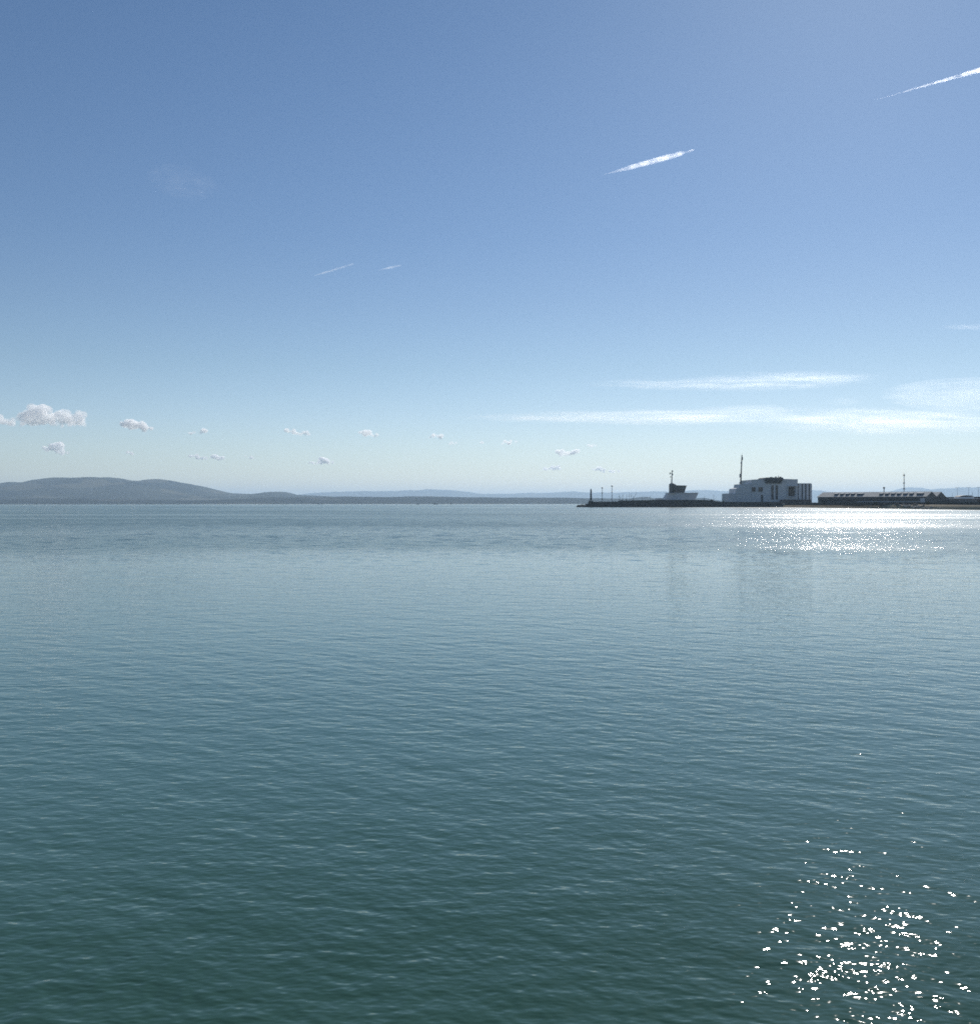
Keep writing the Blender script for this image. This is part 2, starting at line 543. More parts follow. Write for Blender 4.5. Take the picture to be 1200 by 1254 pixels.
# breakwater wall
W = thing('breakwater', 'long dark stone breakwater wall running out to the lighthouse', 'breakwater', (PX(840, YB), YB, 0))
top = [(720.5, 615.0), (728, 614.9), (745, 614.6), (757, 614.3), (758, 613.2), (790, 612.9), (800, 612.5), (862, 612.5), (872, 613.4), (881, 614.9), (900, 615.0), (930, 615.0), (958.7, 615.0)]
bm = new_bm()
X0, X1 = PX(720.5, YB), PX(958.7, YB)
add_prism(bm, [(X0 - 1.0, -3), (X1, -3)] + pp(top, YB)[::-1], YB, YB + 4)
link('wall', bm, M['stone'], W)
bm = new_bm()
for (xa, ya), (xb, yb) in zip(top, top[1:]):
    if xb - xa < 1.5: continue
    (ax, az), (bx, bz) = pp([(xa, ya), (xb, yb)], YB)
    add_prism(bm, [(ax, az + .003), (bx, bz + .003), (bx, bz + 0.3), (ax, az + 0.3)], YB - 0.35, YB + 4.3)
link('coping', bm, M['concrete'], W)
bm = new_bm()       # flight of steps down the face
for i in range(14):
    t = i / 14
    x = PX(839 - 4.6 * t, YB); z = PZ(613.3 + 5.0 * t, YB)
    add_box(bm, x - 0.32, x + 0.32, YB - 1.6, YB - 0.003, z - 1.1, z)
link('steps', bm, M['concrete'], W)
bm = new_bm()
rr_ = random.Random(4)
for i in range(30):
    x = PX(rr_.uniform(725, 955), YB); z = rr_.uniform(0.2, 4)
    add_box(bm, x - 0.15, x + 0.15, YB - 0.3, YB - 0.004, 0.1, z)
link('fender_post', bm, M['bark'], W)['kind'] = 'stuff'

def rubble(name, spots, mat, seed):
    rnd = random.Random(seed)
    bm = new_bm()
    for (x, y, z, s) in spots:
        add_rock(bm, (x, y, z), (s * rnd.uniform(.8, 1.4), s * rnd.uniform(.8, 1.3), s * rnd.uniform(.55, 1.0)), rnd)
    o = link(name, bm, mat, None, True)
    o['kind'] = 'stuff'
    return o
rnd = random.Random(11)
sp = []
for i in range(60):
    t = rnd.random()
    x = PX(707 + 15 * t, YB); h = 0.9 + 2.6 * t
    sp.append((x, YB + rnd.uniform(-5, 7), rnd.uniform(-0.4, h), rnd.uniform(.8, 1.5)))
rubble('rubble_mound', sp, M['rock'], 1)
sp = []
for i in range(170):
    px = rnd.uniform(957, 984); X = PX(px, 900)
    Y = shore_y(X) + rnd.uniform(2, 46)
    sp.append((X, Y, land_z(X, Y) + rnd.uniform(-.1, .5), rnd.uniform(.35, 1.0)))
rubble('pale_stones', sp, M['pale_rock'], 2)
sp = []
for i in range(460):
    px = rnd.uniform(980, 1330)
    X = PX(px, 760)
    Y = shore_y(X) + rnd.gauss(52, 7)
    if px < 1010: Y = shore_y(X) + rnd.uniform(20, 62)
    sp.append((X, Y, land_z(X, Y) + rnd.uniform(-.2, .5 if px > 1010 else 1.6), rnd.uniform(.4, 1.1)))
for i in range(70):
    X = PX(rnd.uniform(1174, 1230), 610); Y = shore_y(X) + rnd.uniform(8, 40)
    sp.append((X, Y, land_z(X, Y), rnd.uniform(.25, .7)))
rubble('rock_armour', sp, M['rock'], 3)
for k, (px, py, lab) in enumerate([(980, 616.6, 'big pale boulder at the foot of the white fin-fronted block'), (959.5, 617.6, 'pale boulder against the right end of the breakwater')]):
    Y = 905; X = PX(px, Y)
    bm = new_bm(); add_rock(bm, (X, Y, PZ(py, Y)), (1.3, 1.2, 1.0), random.Random(k + 8))
    tag(link('boulder', bm, M['pale_rock'], None, True), lab, 'boulder')

# ------------------------------------------------------------------ lighthouse and columns on the breakwater
Yq = YB + 2.0
LH = thing('lighthouse', 'slim dark lighthouse at the seaward tip of the breakwater', 'lighthouse', (PX(723.4, Yq), Yq, PZ(615, Yq)))
cx = PX(723.5, Yq); sc = S(Yq); zb = PZ(615.0, Yq) + .32
z = lambda y: PZ(y, Yq)
bm = new_bm(); add_lathe(bm, cx, Yq, [(1.05, z(612.6)), (0.85, z(606)), (0.72, z(601.6))], 16); link('tower', bm, M['dark'], LH, True)
bm = new_bm(); add_lathe(bm, cx, Yq, [(0.74, z(601.6) + .003), (1.15, z(601.2)), (1.15, z(600.9)), (0.9, z(600.85))], 16); link('gallery', bm, M['dark_metal'], LH)
bm = new_bm(); add_lathe(bm, cx, Yq, [(0.62, z(600.85) + .003), (0.62, z(599.6))], 12); lan = link('lantern', bm, M['glass'], LH)
bm = new_bm(); add_lathe(bm, cx, Yq, [(0.85, z(599.6) + .003), (0.5, z(599.0)), (0.1, z(598.6)), (0.05, z(597.9))], 12); link('lantern_roof', bm, M['dark_metal'], LH)
bm = new_bm(); add_box(bm, PX(720.9, Yq), PX(726.3, Yq), Yq - 1.5, Yq + 1.8, zb, z(612.9)); link('base_hut', bm, M['concrete'], LH)
bm = new_bm(); add_box(bm, PX(722.4, Yq), PX(723.4, Yq), Yq - 1.62, Yq - 1.503, zb + .01, z(613.2)); link('door', bm, M['dark_metal'], LH)

def column(px, ytop, ymid, lab):
    t = thing('light_column', lab, 'light column', (PX(px, Yq), Yq, PZ(614.6, Yq)), 'lattice light columns on the breakwater')
    x = PX(px, Yq)
    bm = new_bm()
    z0, z1 = z(614.6) + .3, z(ytop + 1.6)
    for sx, sy in ((-1, -1), (1, -1), (1, 1), (-1, 1)):
        add_tube(bm, (x + sx * .42, Yq + sy * .42, z0), (x + sx * .22, Yq + sy * .22, z1), .09, .07, 6)
    n = 9
    for i in range(n):
        a, b = i / n, (i + 1) / n
        wa, wb = .42 - .2 * a, .42 - .2 * b
        za, zb_ = z0 + (z1 - z0) * a, z0 + (z1 - z0) * b
        add_tube(bm, (x - wa, Yq - wa, za), (x + wb, Yq - wb, zb_), .05, .05, 5)
        add_tube(bm, (x + wa, Yq + wa, za), (x - wb, Yq + wb, zb_), .05, .05, 5)
        add_tube(bm, (x + wa, Yq - wa, za), (x + wb, Yq + wb, zb_), .05, .05, 5)
        add_tube(bm, (x - wa, Yq + wa, za), (x - wb, Yq - wb, zb_), .05, .05, 5)
    link('lattice_mast', bm, M['metal'], t)
    bm = new_bm(); add_lathe(bm, x, Yq, [(.75, z(ymid + .2)), (.8, z(ymid - .3)), (.5, z(ymid - .5))], 10); link('platform', bm, M['dark_metal'], t)
    bm = new_bm(); add_lathe(bm, x, Yq, [(.2, z1 + .003), (.95, z(ytop + 1.2)), (1.0, z(ytop + .6)), (.6, z(ytop + .2)), (.15, z(ytop))], 12); link('lamp_head', bm, M['metal'], t, True)
    return t
column(737.2, 596.6, 603.6, 'shorter of the two lattice light columns, next to the lighthouse')
column(749.2, 594.4, 602.8, 'taller of the two lattice light columns, before the yacht masts')

# bollards / railings along the landward wall top
# ------------------------------------------------------------------ harbour control tower
Yc = 985.0
ground_z = 3.1
CT = thing('control_tower', 'pale harbour control tower leaning like a ship bow with mast on top', 'control tower', (PX(833, Yc), Yc, ground_z))
part('base_block', [(821.8, 615.5), (849.8, 615.5), (854.8, 604), (827.4, 604)], Yc, 18, M['render'], CT)
part('sloped_flank', [(810.8, 615.5), (821.7, 615.5), (827.2, 604.15), (818.4, 604.15)], Yc + 1.2, 15, M['render_light'], CT)
part('roof_slab', [(818.2, 604.1), (855.0, 604.0), (855.4, 603.35), (818.2, 603.45)], Yc - .6, 19, M['render_light'], CT)
bm = new_bm()
sx = PX(822.5, Yc + 5)
Ys = Yc + 5
add_lathe(bm, sx, Ys, [(3.0, PZ(603.5, Ys)), (3.0, PZ(593.6, Ys)), (2.7, PZ(592.7, Ys)), (1.7, PZ(591.9, Ys)), (.4, PZ(591.5, Ys))], 24)
link('stair_turret', bm, M['concrete'], CT, True)
cab = part('cab', [(825.2, 603.35), (837.9, 603.35), (840.4, 595.2), (829, 594.9), (826.6, 592.9), (825.2, 592.9)], Yc + 1.0, 10, M['concrete'], CT)
gl = part('cab_window', [(825.8, 602.9), (837.3, 602.9), (838.4, 599.4), (825.8, 599.4)], Yc + .85, .2, M['glass'], CT)
bm = new_bm()
for i in range(1, 7):
    xx = PX(825.8 + 1.85 * i, Yc); zz0, zz1 = PZ(602.9, Yc), PZ(599.4, Yc)
    add_box(bm, xx - .08, xx + .08, Yc + .7, Yc + .847, zz0, zz1)
link('mullion', bm, M['render'], gl)
part('cab_roof', [(828.4, 594.9), (840.9, 595.2), (841.0, 594.6), (828.4, 594.3)], Yc + .2, 11.6, M['dark'], CT)
part('base_window', [(829.5, 609.2), (850.5, 609.2), (851.4, 606.9), (829.5, 606.9)], Yc - .08, .15, M['render_light'], CT)
Ym = Yc + 5
bm = new_bm()
mx, mz0, mz1 = PX(822.2, Ym), PZ(591.9, Ym), PZ(576.0, Ym)
add_tube(bm, (mx, Ym, mz0), (PX(822.8, Ym), Ym, mz1), .62, .42, 10)
mast = link('mast', bm, M['metal'], CT, True)
for yy, dx in ((579.4, -1.6), (580.4, -2.0), (581.2, 1.2), (577.0, 1.1), (584, -1.2)):
    zz = PZ(yy, Ym); bm = new_bm()
    add_tube(bm, (mx, Ym, zz), (mx + dx, Ym, zz + .1), .14, .14, 6)
    add_box(bm, mx + dx - .28, mx + dx + .28, Ym - .3, Ym + .3, zz - .6, zz + .9)
    link('antenna', bm, M['dark_metal'], mast)
bm = new_bm()
for i in range(14):
    x = PX(829.5 + i * 1.9, Yc)
    add_tube(bm, (x, Yc - .3, PZ(603.35, Yc)), (x, Yc - .3, PZ(602.1, Yc)), .05, .05, 5)
add_tube(bm, (PX(829.5, Yc), Yc - .3, PZ(602.1, Yc)), (PX(854.2, Yc), Yc - .3, PZ(602.1, Yc)), .05, .05, 5)
link('railing', bm, M['metal'], CT)

K = thing('kiosk', 'low white flat-roofed kiosk just left of the control tower', 'kiosk', (PX(808, Yc), Yc, ground_z))
part('wall', [(803.4, 615.5), (812.6, 615.5), (812.6, 611.6), (803.4, 611.6)], Yc - 6, 6, M['render_light'], K)
part('roof', [(802.8, 611.6), (813.4, 611.6), (813.4, 609.9), (803.4, 610.0)], Yc - 6.8, 7.6, M['white'], K)
window(K, 805, 612.3, 811, 613.6, Yc - 6, .15)

# ------------------------------------------------------------------ big pale building
MB = thing('white_building', 'large pale flat-roofed building with square windows on the quay', 'building', (PX(942, Yc), Yc, ground_z))
base = 617.0
part('low_wing', [(891.2, base), (900.6, base), (900.6, 604.3), (891.2, 604.3)], Yc, 26, M['render'], MB)
part('stepped_wing', [(900.6, base), (919.9, base), (919.9, 592.8), (907.0, 592.8), (906.6, 596.6), (901.2, 598.3), (900.6, 600)], Yc + .4, 28, M['render'], MB)
part('wall', [(920.0, base), (976.5, base), (976.5, 586.9), (958.5, 586.5), (937, 586.7), (930, 587.2), (920.2, 587.9)], Yc, 42, M['render'], MB)
part('parapet', [(919.7, 588.6), (936.0, 587.3), (936.0, 586.4), (919.7, 587.5)], Yc - .25, 42.5, M['render_light'], MB)
part('canopy', [(936.6, 588.2), (958.9, 588.2), (958.9, 585.2), (957.4, 584.6), (938.2, 584.7), (936.8, 585.4)], Yc - 3.2, 26, M['dark'], MB)
part('fascia_band', [(937.2, 591.8), (956.8, 591.8), (956.8, 588.25), (937.2, 588.25)], Yc - 1.6, 1.58, M['dark'], MB)
for xx, w, h in ((950.5, 1.2, 1.0), (953.6, .5, 1.8), (956.2, 1.6, .8), (945, 2.0, .5)):
    X = PX(xx, Yc); bm = new_bm(); add_box(bm, X - w / 2, X + w / 2, Yc + 2, Yc + 2 + w, PZ(584.6, Yc) + .003, PZ(584.6, Yc) + h); link('roof_unit', bm, M['metal'], MB)
window(MB, 919.6 + .6, 596.7, 924.7, 602.2, Yc)
window(MB, 928.3, 596.7, 933.5, 602.2, Yc)
window(MB, 944.0, 594.2, 946.8, 611.8, Yc, .25)
window(MB, 949.3, 594.2, 952.1, 611.8, Yc, .25)
d = part('door', rect(931.5, 605.8, 934.0, 615.8), Yc - .12, .2, M['dark_metal'], MB)
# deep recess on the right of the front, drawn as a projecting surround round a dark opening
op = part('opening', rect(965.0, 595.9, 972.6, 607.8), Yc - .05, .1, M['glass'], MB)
bm = new_bm()
Xa, Xb, Xc_ = PX(964.2, Yc), PX(973.4, Yc), PX(976.4, Yc)
Za, Zb = PZ(608.3, Yc), PZ(595.4, Yc)
add_box(bm, Xa - .5, Xa, Yc - 1.7, Yc - .003, Za, Zb + .5)
add_box(bm, Xa, Xc_, Yc - 2.4, Yc - .003, Zb, Zb + .5)
add_box(bm, Xa, Xb, Yc - 1.7, Yc - .003, Za - .5, Za)
add_box(bm, Xb, Xb + .5, Yc - 1.7, Yc - .003, Za, Zb - .003)
link('surround', bm, M['render'], op)
bm = new_bm()
for i in range(1, 4):
    X = Xa + (Xb - Xa) * i / 4
    add_box(bm, X - .1, X + .1, Yc - .2, Yc - .053, Za, Zb)
add_box(bm, Xa, Xb, Yc - .26, Yc - .203, (Za + Zb) / 2 - .1, (Za + Zb) / 2 + .1)
link('mullion', bm, M['dark_metal'], op)
# fin-fronted block
Yr = Yc + 3
rb = part('side_block', [(976.6, base), (992.4, base), (992.4, 592.6), (976.6, 592.6)], Yr, 36, M['dark'], MB)
part('side_roof', [(976.6, 592.6), (993.0, 592.6), (993.0, 591.8), (976.6, 591.8)], Yr - 2.6, 39, M['render'], MB)
for xa, xb, m_ in ((976.7, 980.2, 'render'), (982.0, 984.4, 'render_light'), (986.3, 988.9, 'render_light'), (990.7, 992.9, 'render')):
    bm = new_bm(); add_box(bm, PX(xa, Yr), PX(xb, Yr), Yr - 2.4, Yr - .003, PZ(base, Yr), PZ(592.6, Yr) - .003); link('fin', bm, M[m_], MB)
part('plinth', [(955, base), (993, base), (993, 611.9), (955, 611.9)], Yc - 4.2, 1.6, M['brick'], MB)

# leaning communications mast beside it
Yk = Yc + 34
CM = thing('communications_mast', 'tall leaning communications mast behind the stepped wing of the white building', 'mast', (PX(906.2, Yk), Yk, ground_z))
bm = new_bm()
p0 = Vector((PX(905.6, Yk), Yk, ground_z)); p1 = Vector((PX(908.2, Yk), Yk, PZ(557.3, Yk)))
add_tube(bm, p0, p0.lerp(p1, .5), 1.15, .8, 12); add_tube(bm, p0.lerp(p1, .5) , p1, .78, .52, 12)
link('pole', bm, M['concrete'], CM, True)
def on(t, off=0): q = p0.lerp(p1, t); return Vector((q.x + off, q.y, q.z))
def frac(y): return (PZ(y, Yk) - p0.z) / (p1.z - p0.z)
for y0_, y1_, off, w in ((584.8, 580.2, -1.0, .75), (563.5, 559.8, .7, .45), (568, 565.6, -.7, .35), (592.4, 590.6, -1.1, .5)):
    bm = new_bm()
    a, b_ = on(frac(y0_), off), on(frac(y1_), off)
    add_tube(bm, a, b_, w, w, 10)
    link('antenna', bm, M['metal'], CM, True)
bm = new_bm(); add_tube(bm, on(1.0), on(1.0) + Vector((.1, 0, 2.2)), .12, .06, 6); link('aerial', bm, M['dark_metal'], CM)

# two dinghies ashore under the recess
def hull_bm(L, B, D, sheer=.25, n=12):
    """open boat hull along +X, keel at z=0"""
    bm = new_bm(); rows = []
    for i in range(n + 1):
        t = i / n
        w = B / 2 * (math.sin(math.pi * min(1, (t * .93 + .12)) ) ** .6 if t < 1 else .02)
        if t > .97: w = .03
        zt = D + sheer * (2 * t - .8) ** 2
        zk = D * .45 * max(0, (t - .75) / .25) ** 2
        rows.append([bm.verts.new((L * (t - .5), w * a_, zk + (zt - zk) * b_)) for a_, b_ in ((-1, 1), (-.92, .55), (-.6, .15), (0, 0), (.6, .15), (.92, .55), (1, 1))])
    for a_, b_ in zip(rows, rows[1:]):
        for j in range(6): bm.faces.new((a_[j], a_[j + 1], b_[j + 1], b_[j]))
        bm.faces.new((a_[6], a_[0], b_[0], b_[6]))
    bm.faces.new(rows[0]); bm.faces.new(rows[-1][::-1])
    return bm
def place(t, loc, rz=0, rx=0):
    t.location = loc; t.rotation_euler = (rx, 0, rz)
for px_, tilt, lab in ((961.6, 8, 'left of two pale dinghies on the terrace below the dark recess'), (968.8, -14, 'right of two pale dinghies on the terrace below the dark recess')):
    t = thing('dinghy', lab, 'dinghy', (0, 0, 0), 'dinghies on the terrace')
    link('hull', hull_bm(3.4, 1.5, .7), M['white'], t)
    bm = new_bm(); add_box(bm, -.6, -.3, -.55, .55, .7, .85); link('thwart', bm, M['bark'], t)
    bm = new_bm(); add_box(bm, .5, .8, -.5, .5, .7, .85); link('thwart', bm, M['bark'], t)
    bm = new_bm(); add_tube(bm, (.3, 0, .45), (.3, 0, 2.7), .05, .03, 6); link('mast', bm, M['metal'], t)
    place(t, (PX(px_, Yc - 3.4), Yc - 3.4, PZ(611.9, Yc - 3.4) + .01), R(tilt))

# ------------------------------------------------------------------ boats of the marina behind the wall
def yacht(px, ytop, Y, lab, rz, L=9.0):
    t = thing('sailing_yacht', lab, 'yacht', (0, 0, 0), 'yachts moored behind the breakwater')
    x = PX(px, Y); h = PZ(ytop, Y)
    link('hull', hull_bm(L, L * .3, 1.5), M['white'], t)
    bm = new_bm(); add_prism(bm, [(-L * .2, 1.5), (L * .16, 1.5), (L * .08, 2.1), (-L * .18, 2.2)], -L * .09, L * .09); link('cabin', bm, M['white'], t)
    bm = new_bm(); add_tube(bm, (L * .08, 0, 1.2), (L * .07, 0, h + .4), .16, .10, 8); ms = link('mast', bm, M['metal'], t)
    for zz in (.55, .78):
        bm = new_bm()
        add_tube(bm, (L * .08, -1.0, h * zz), (L * .08, 1.0, h * zz), .06, .06, 5)
        link('spreader', bm, M['metal'], ms)
    bm = new_bm(); add_tube(bm, (L * .07, 0, 2.6), (-L * .3, 0, 2.5), .1, .08, 6); link('boom', bm, M['metal'], t)
    bm = new_bm(); add_tube(bm, (L * .48, 0, 1.6), (L * .07, 0, h * .97), .03, .03, 4); link('stay', bm, M['dark_metal'], t)
    bm = new_bm(); add_tube(bm, (-L * .48, 0, 1.5), (L * .07, 0, h), .03, .03, 4); link('stay', bm, M['dark_metal'], t)
    place(t, (x, Y, -.45), rz)
for px_, yt, Y, lab, rz in [
        (757.6, 604.0, 1080, 'first yacht mast to the right of the taller light column', 1.2),
        (759.3, 606.0, 1120, 'short yacht mast tucked beside the first one past the light columns', 1.5),
        (762.2, 602.8, 1060, 'tall yacht mast standing third after the light columns', 1.1),
        (767.0, 605.6, 1100, 'yacht mast in the middle of the marina gap, fourth after the light columns', 1.3),
        (770.6, 602.9, 1060, 'tall thin yacht mast fifth after the light columns', 1.6),
        (772.8, 603.6, 1090, 'yacht mast close behind the fifth one', 1.2),
        (775.2, 607.2, 1120, 'shortest yacht mast, near the dark wooded rise', 1.4),
        (786.0, 607.5, 1150, 'yacht mast above the distant wooded rise', 1.0),
        (796.0, 607.0, 1130, 'last yacht mast before the white kiosk', 1.4),
        (862.0, 607.6, 1120, 'yacht mast between the control tower and the fishing boat', 1.2)]:
    yacht(px_, yt, Y, lab, rz)
# small jib crane on the wall
Yj = YB + 2
J = thing('jib_crane', 'thin slanted jib crane on the breakwater among the yacht masts', 'crane', (PX(775.5, Yj), Yj, PZ(613, Yj)))
bm = new_bm(); add_tube(bm, (PX(775.0, Yj), Yj, PZ(613, Yj) + .3), (PX(775.0, Yj), Yj, PZ(609.6, Yj)), .3, .25, 8); link('post', bm, M['dark_metal'], J)
bm = new_bm(); add_tube(bm, (PX(775.0, Yj), Yj, PZ(611, Yj)), (PX(779.6, Yj), Yj, PZ(602.6, Yj)), .16, .12, 6); link('jib', bm, M['dark_metal'], J)
bm = new_bm(); add_tube(bm, (PX(779.6, Yj), Yj, PZ(602.7, Yj)), (PX(779.6, Yj), Yj, PZ(606.0, Yj)), .04, .04, 5); link('hoist_rope', bm, M['dark_metal'], J)

# fishing boat laid up on the quay, right of the tower
Yf = 1000.0
FB = thing('fishing_boat', 'dark fishing boat with a mast standing ashore left of the white building', 'fishing boat', (0, 0, 0))
link('hull', hull_bm(9.5, 3.2, 2.3, .5), M['dark'], FB)
bm = new_bm(); add_prism(bm, [(-2.6, 2.3), (.4, 2.3), (.2, 4.6), (-2.5, 4.6)], -1.0, 1.0); wh = link('wheelhouse', bm, M['concrete'], FB)
bm = new_bm(); add_box(bm, -2.2, -.1, -1.05, -1.003, 3.4, 4.2); link('window', bm, M['glass'], wh)
bm = new_bm(); add_tube(bm, (.9, 0, 2.3), (.9, 0, 9.6), .16, .1, 8); link('mast', bm, M['dark_metal'], FB)
bm = new_bm(); add_tube(bm, (.9, 0, 4.2), (3.8, 0, 6.6), .09, .07, 6); link('derrick', bm, M['dark_metal'], FB)
bm = new_bm(); add_tube(bm, (.9, 0, 9.2), (4.4, 0, 3.0), .03, .03, 4); link('stay', bm, M['dark_metal'], FB)
for xx in (-2.5, 2.0):
    bm = new_bm(); add_box(bm, xx - .2, xx + .2, -1.3, 1.3, -.02, .8); link('cradle', bm, M['bark'], FB)
place(FB, (PX(872.4, Yf), Yf, ground_z), 0)

# ------------------------------------------------------------------ shrubs
def shrub(px, Y, zb_, w, h, lab, seed, group=None):
    rnd = random.Random(seed)
    t = thing('shrub', lab, 'shrub', (PX(px, Y), Y, zb_), group)
    bm = new_bm()
    for i in range(5):
        a_ = rnd.uniform(0, 6.28); add_tube(bm, (0 + PX(px, Y), Y, zb_), (PX(px, Y) + math.cos(a_) * w * .3, Y + math.sin(a_) * w * .3, zb_ + h * .7), .06, .02, 5)
    link('stem', bm, M['bark'], t)
    bm = new_bm()
    for i in range(700):
        v = Vector((rnd.gauss(0, 1), rnd.gauss(0, 1), rnd.gauss(0, 1))).normalized() * rnd.uniform(.3, 1) ** .5
        k = 1 + .35 * mnoise.noise(v * 2 + Vector((seed, 0, 0)))
        c = Vector((PX(px, Y) + v.x * w / 2 * k, Y + v.y * w / 2 * k, zb_ + h * .5 + v.z * h / 2 * k))
        u = Vector((rnd.gauss(0, 1), rnd.gauss(0, 1), rnd.gauss(0, 1))).normalized(); q = u.orthogonal().normalized()
        s_ = rnd.uniform(.1, .26)
        bm.faces.new([bm.verts.new(c + u * s_), bm.verts.new(c + q * s_ * .5), bm.verts.new(c - u * s_), bm.verts.new(c - q * s_ * .5)])
    link('foliage', bm, M['leaf'], t)
shrub(885.4, 975, ground_z, 3.0, 3.4, 'round dark shrub just left of the white building', 3)
shrub(880.6, 976, ground_z, 1.8, 2.4, 'small dark shrub beside the fishing boat', 4)
for i, (px_, w, h, lab) in enumerate([(987, 4, 2.2, 'dark shrub in the rocks under the fin-fronted block'), (996, 5, 2.0, 'broad low shrub between the white building and the shed'),
        (1003, 5, 2.6, 'dark shrub at the left end of the long shed'), (1013, 6, 1.8, 'low spreading shrub below the left end of the shed roof')]):
    X = PX(px_, 880); Y = shore_y(X) + 66
    shrub((X * F / Y) + 600, Y, land_z(X, Y), w, h, lab, 20 + i, 'shrubs along the top of the beach')

# ------------------------------------------------------------------ twin sheds
PHI = R(40)
AX = Vector((-math.cos(PHI), math.sin(PHI), 0))      # from the right gable towards the left end
WD = Vector((math.sin(PHI), math.cos(PHI), 0))       # across, away from the sea
C0 = Vector((PX(1134, 800), 800, 0))
LEN, WID, ZE, ZR, ZG = 92.0, 28.0, 9.45, 13.55, 2.6
def shed(off, name_label, vents, seed):
    o = C0 + WD * off
    t = thing('shed', name_label, 'shed', (o.x, o.y, ZG), 'twin gabled sheds')
    def P3(a, w, z_): q = o + AX * a + WD * w; return (q.x, q.y, z_)
    def gprism(bm, prof, a0, a1):
        A_ = [bm.verts.new(P3(a0, w, z_)) for w, z_ in prof]; B_ = [bm.verts.new(P3(a1, w, z_)) for w, z_ in prof]
        n = len(prof); bm.faces.new(A_); bm.faces.new(B_[::-1])
        for i in range(n): bm.faces.new((A_[i], A_[(i + 1) % n], B_[(i + 1) % n], B_[i]))
    g = .02
    bm = new_bm(); gprism(bm, [(g, ZG), (WID - g, ZG), (WID - g, ZE - .05), (WID / 2, ZR - .05), (g, ZE - .05)], 0.3, LEN - .3); wall = link('wall', bm, M['dark'], t)
    bm = new_bm()
    gprism(bm, [(-.8, ZE - .2), (WID / 2, ZR), (WID / 2, ZR + .3), (-.8, ZE + .1)], -.4, LEN + .4)
    gprism(bm, [(WID + (.8 if off else -.05), ZE - (.2 if off else 0)), (WID / 2 + .003, ZR), (WID / 2 + .003, ZR + .3), (WID + (.8 if off else -.05), ZE + (.1 if off else .3))], -.4, LEN + .4)
    rf = link('roof', bm, M['roof'], t)
    bm = new_bm()
    i = 0
    while i * 1.6 < LEN:
        a = i * 1.6; i += 1
        gprism(bm, [(-.82, ZE + .11), (WID / 2 - .1, ZR + .30), (WID / 2 - .1, ZR + .38), (-.82, ZE + .19)], a, a + .12)
    sm = link('roof_seam', bm, M['roof'], t); sm['kind'] = 'stuff'
    if not off:
        bm = new_bm(); gprism(bm, [(-.12, 5.1), (-.003, 5.1), (-.003, 5.55), (-.12, 5.55)], 1, LEN * .62); link('string_course', bm, M['render'], t)
        bm = new_bm(); gprism(bm, [(-.1, 3.0), (.017, 3.0), (.017, 8.2), (-.1, 8.2)], 1.2, 4.8); link('end_panel', bm, M['render'], t)
        for k in range(24):
            a = 8 + k * 3.4
            bm = new_bm(); gprism(bm, [(-.09, 6.2), (.017, 6.2), (.017, 7.6), (-.09, 7.6)], a, a + 2.2); link('window', bm, M['glass'], t)
        bm = new_bm()
        gprism(bm, [(-.2, ZE - .55), (-.003, ZE - .55), (-.003, ZE - .25), (-.2, ZE - .25)], 0, LEN); link('gutter', bm, M['dark_metal'], t)
        bm = new_bm()   # pale sign board on the gable valley
        q = P3(0, WID - 4.4, 0)
    def face_at(px_):
        k = (px_ - 600) / F
        # solve (o + AX a + WD w).x = k * y on the roof, w at mid slope
        w = WID * .24
        q = o + WD * w
        return (q.x - k * q.y) / (k * AX.y - AX.x), w
    for px_, wide in vents:
        a, w = face_at(px_)
        hw = 1.25 * (1.9 if wide else 1)
        zs = ZE + (ZR - ZE) * (w / (WID / 2)) + .3
        slope = (ZR - ZE) / (WID / 2)
        bm = new_bm()     # monitor: a wedge with a low seaward face, tilted towards the right gable
        prof = [(w - 2.6, zs - 2.6 * slope), (w + 2.4, zs + 2.4 * slope), (w + 2.4, zs + 2.4 * slope + .45), (w - 2.2, zs - 2.6 * slope + 1.35)]
        gprism(bm, prof, a - hw, a + hw); v = link('roof_vent', bm, M['dark'], t)
        bm = new_bm()
        prof = [(w - 2.7, zs - 2.6 * slope + 1.38), (w + 2.5, zs + 2.4 * slope + .48), (w + 2.5, zs + 2.4 * slope + .66), (w - 2.7, zs - 2.6 * slope + 1.56)]
        gprism(bm, prof, a - hw - .3, a + hw + .3); link('vent_cap', bm, M['vent_white'], v)
    return t
shed(0, 'long grey-roofed shed with white roof vents, nearer the beach', [(1024, 0), (1031, 0), (1037.7, 0), (1044.2, 0), (1053.2, 1), (1079, 0), (1086, 0), (1093.3, 0), (1100.5, 0), (1108.3, 0), (1115.7, 0), (1126.4, 1)], 1)
shed(WID + .1, 'second gabled shed directly behind the long grey-roofed one', [], 2)
# pale sign between the gables
q = C0 + WD * (WID * .98) - AX * .2
bm = new_bm(); add_box(bm, q.x - 2.0, q.x + 2.2, q.y - 3.4, q.y - 3.2, 8.0, 9.1)
for dx in (-1.5, 1.6): add_box(bm, q.x + dx - .1, q.x + dx + .1, q.y - 3.35, q.y - 3.22, 2.8, 8.0)
tag(link('sign_board', bm, M['render_light']), 'pale blank sign board between the two dark gables', 'sign')

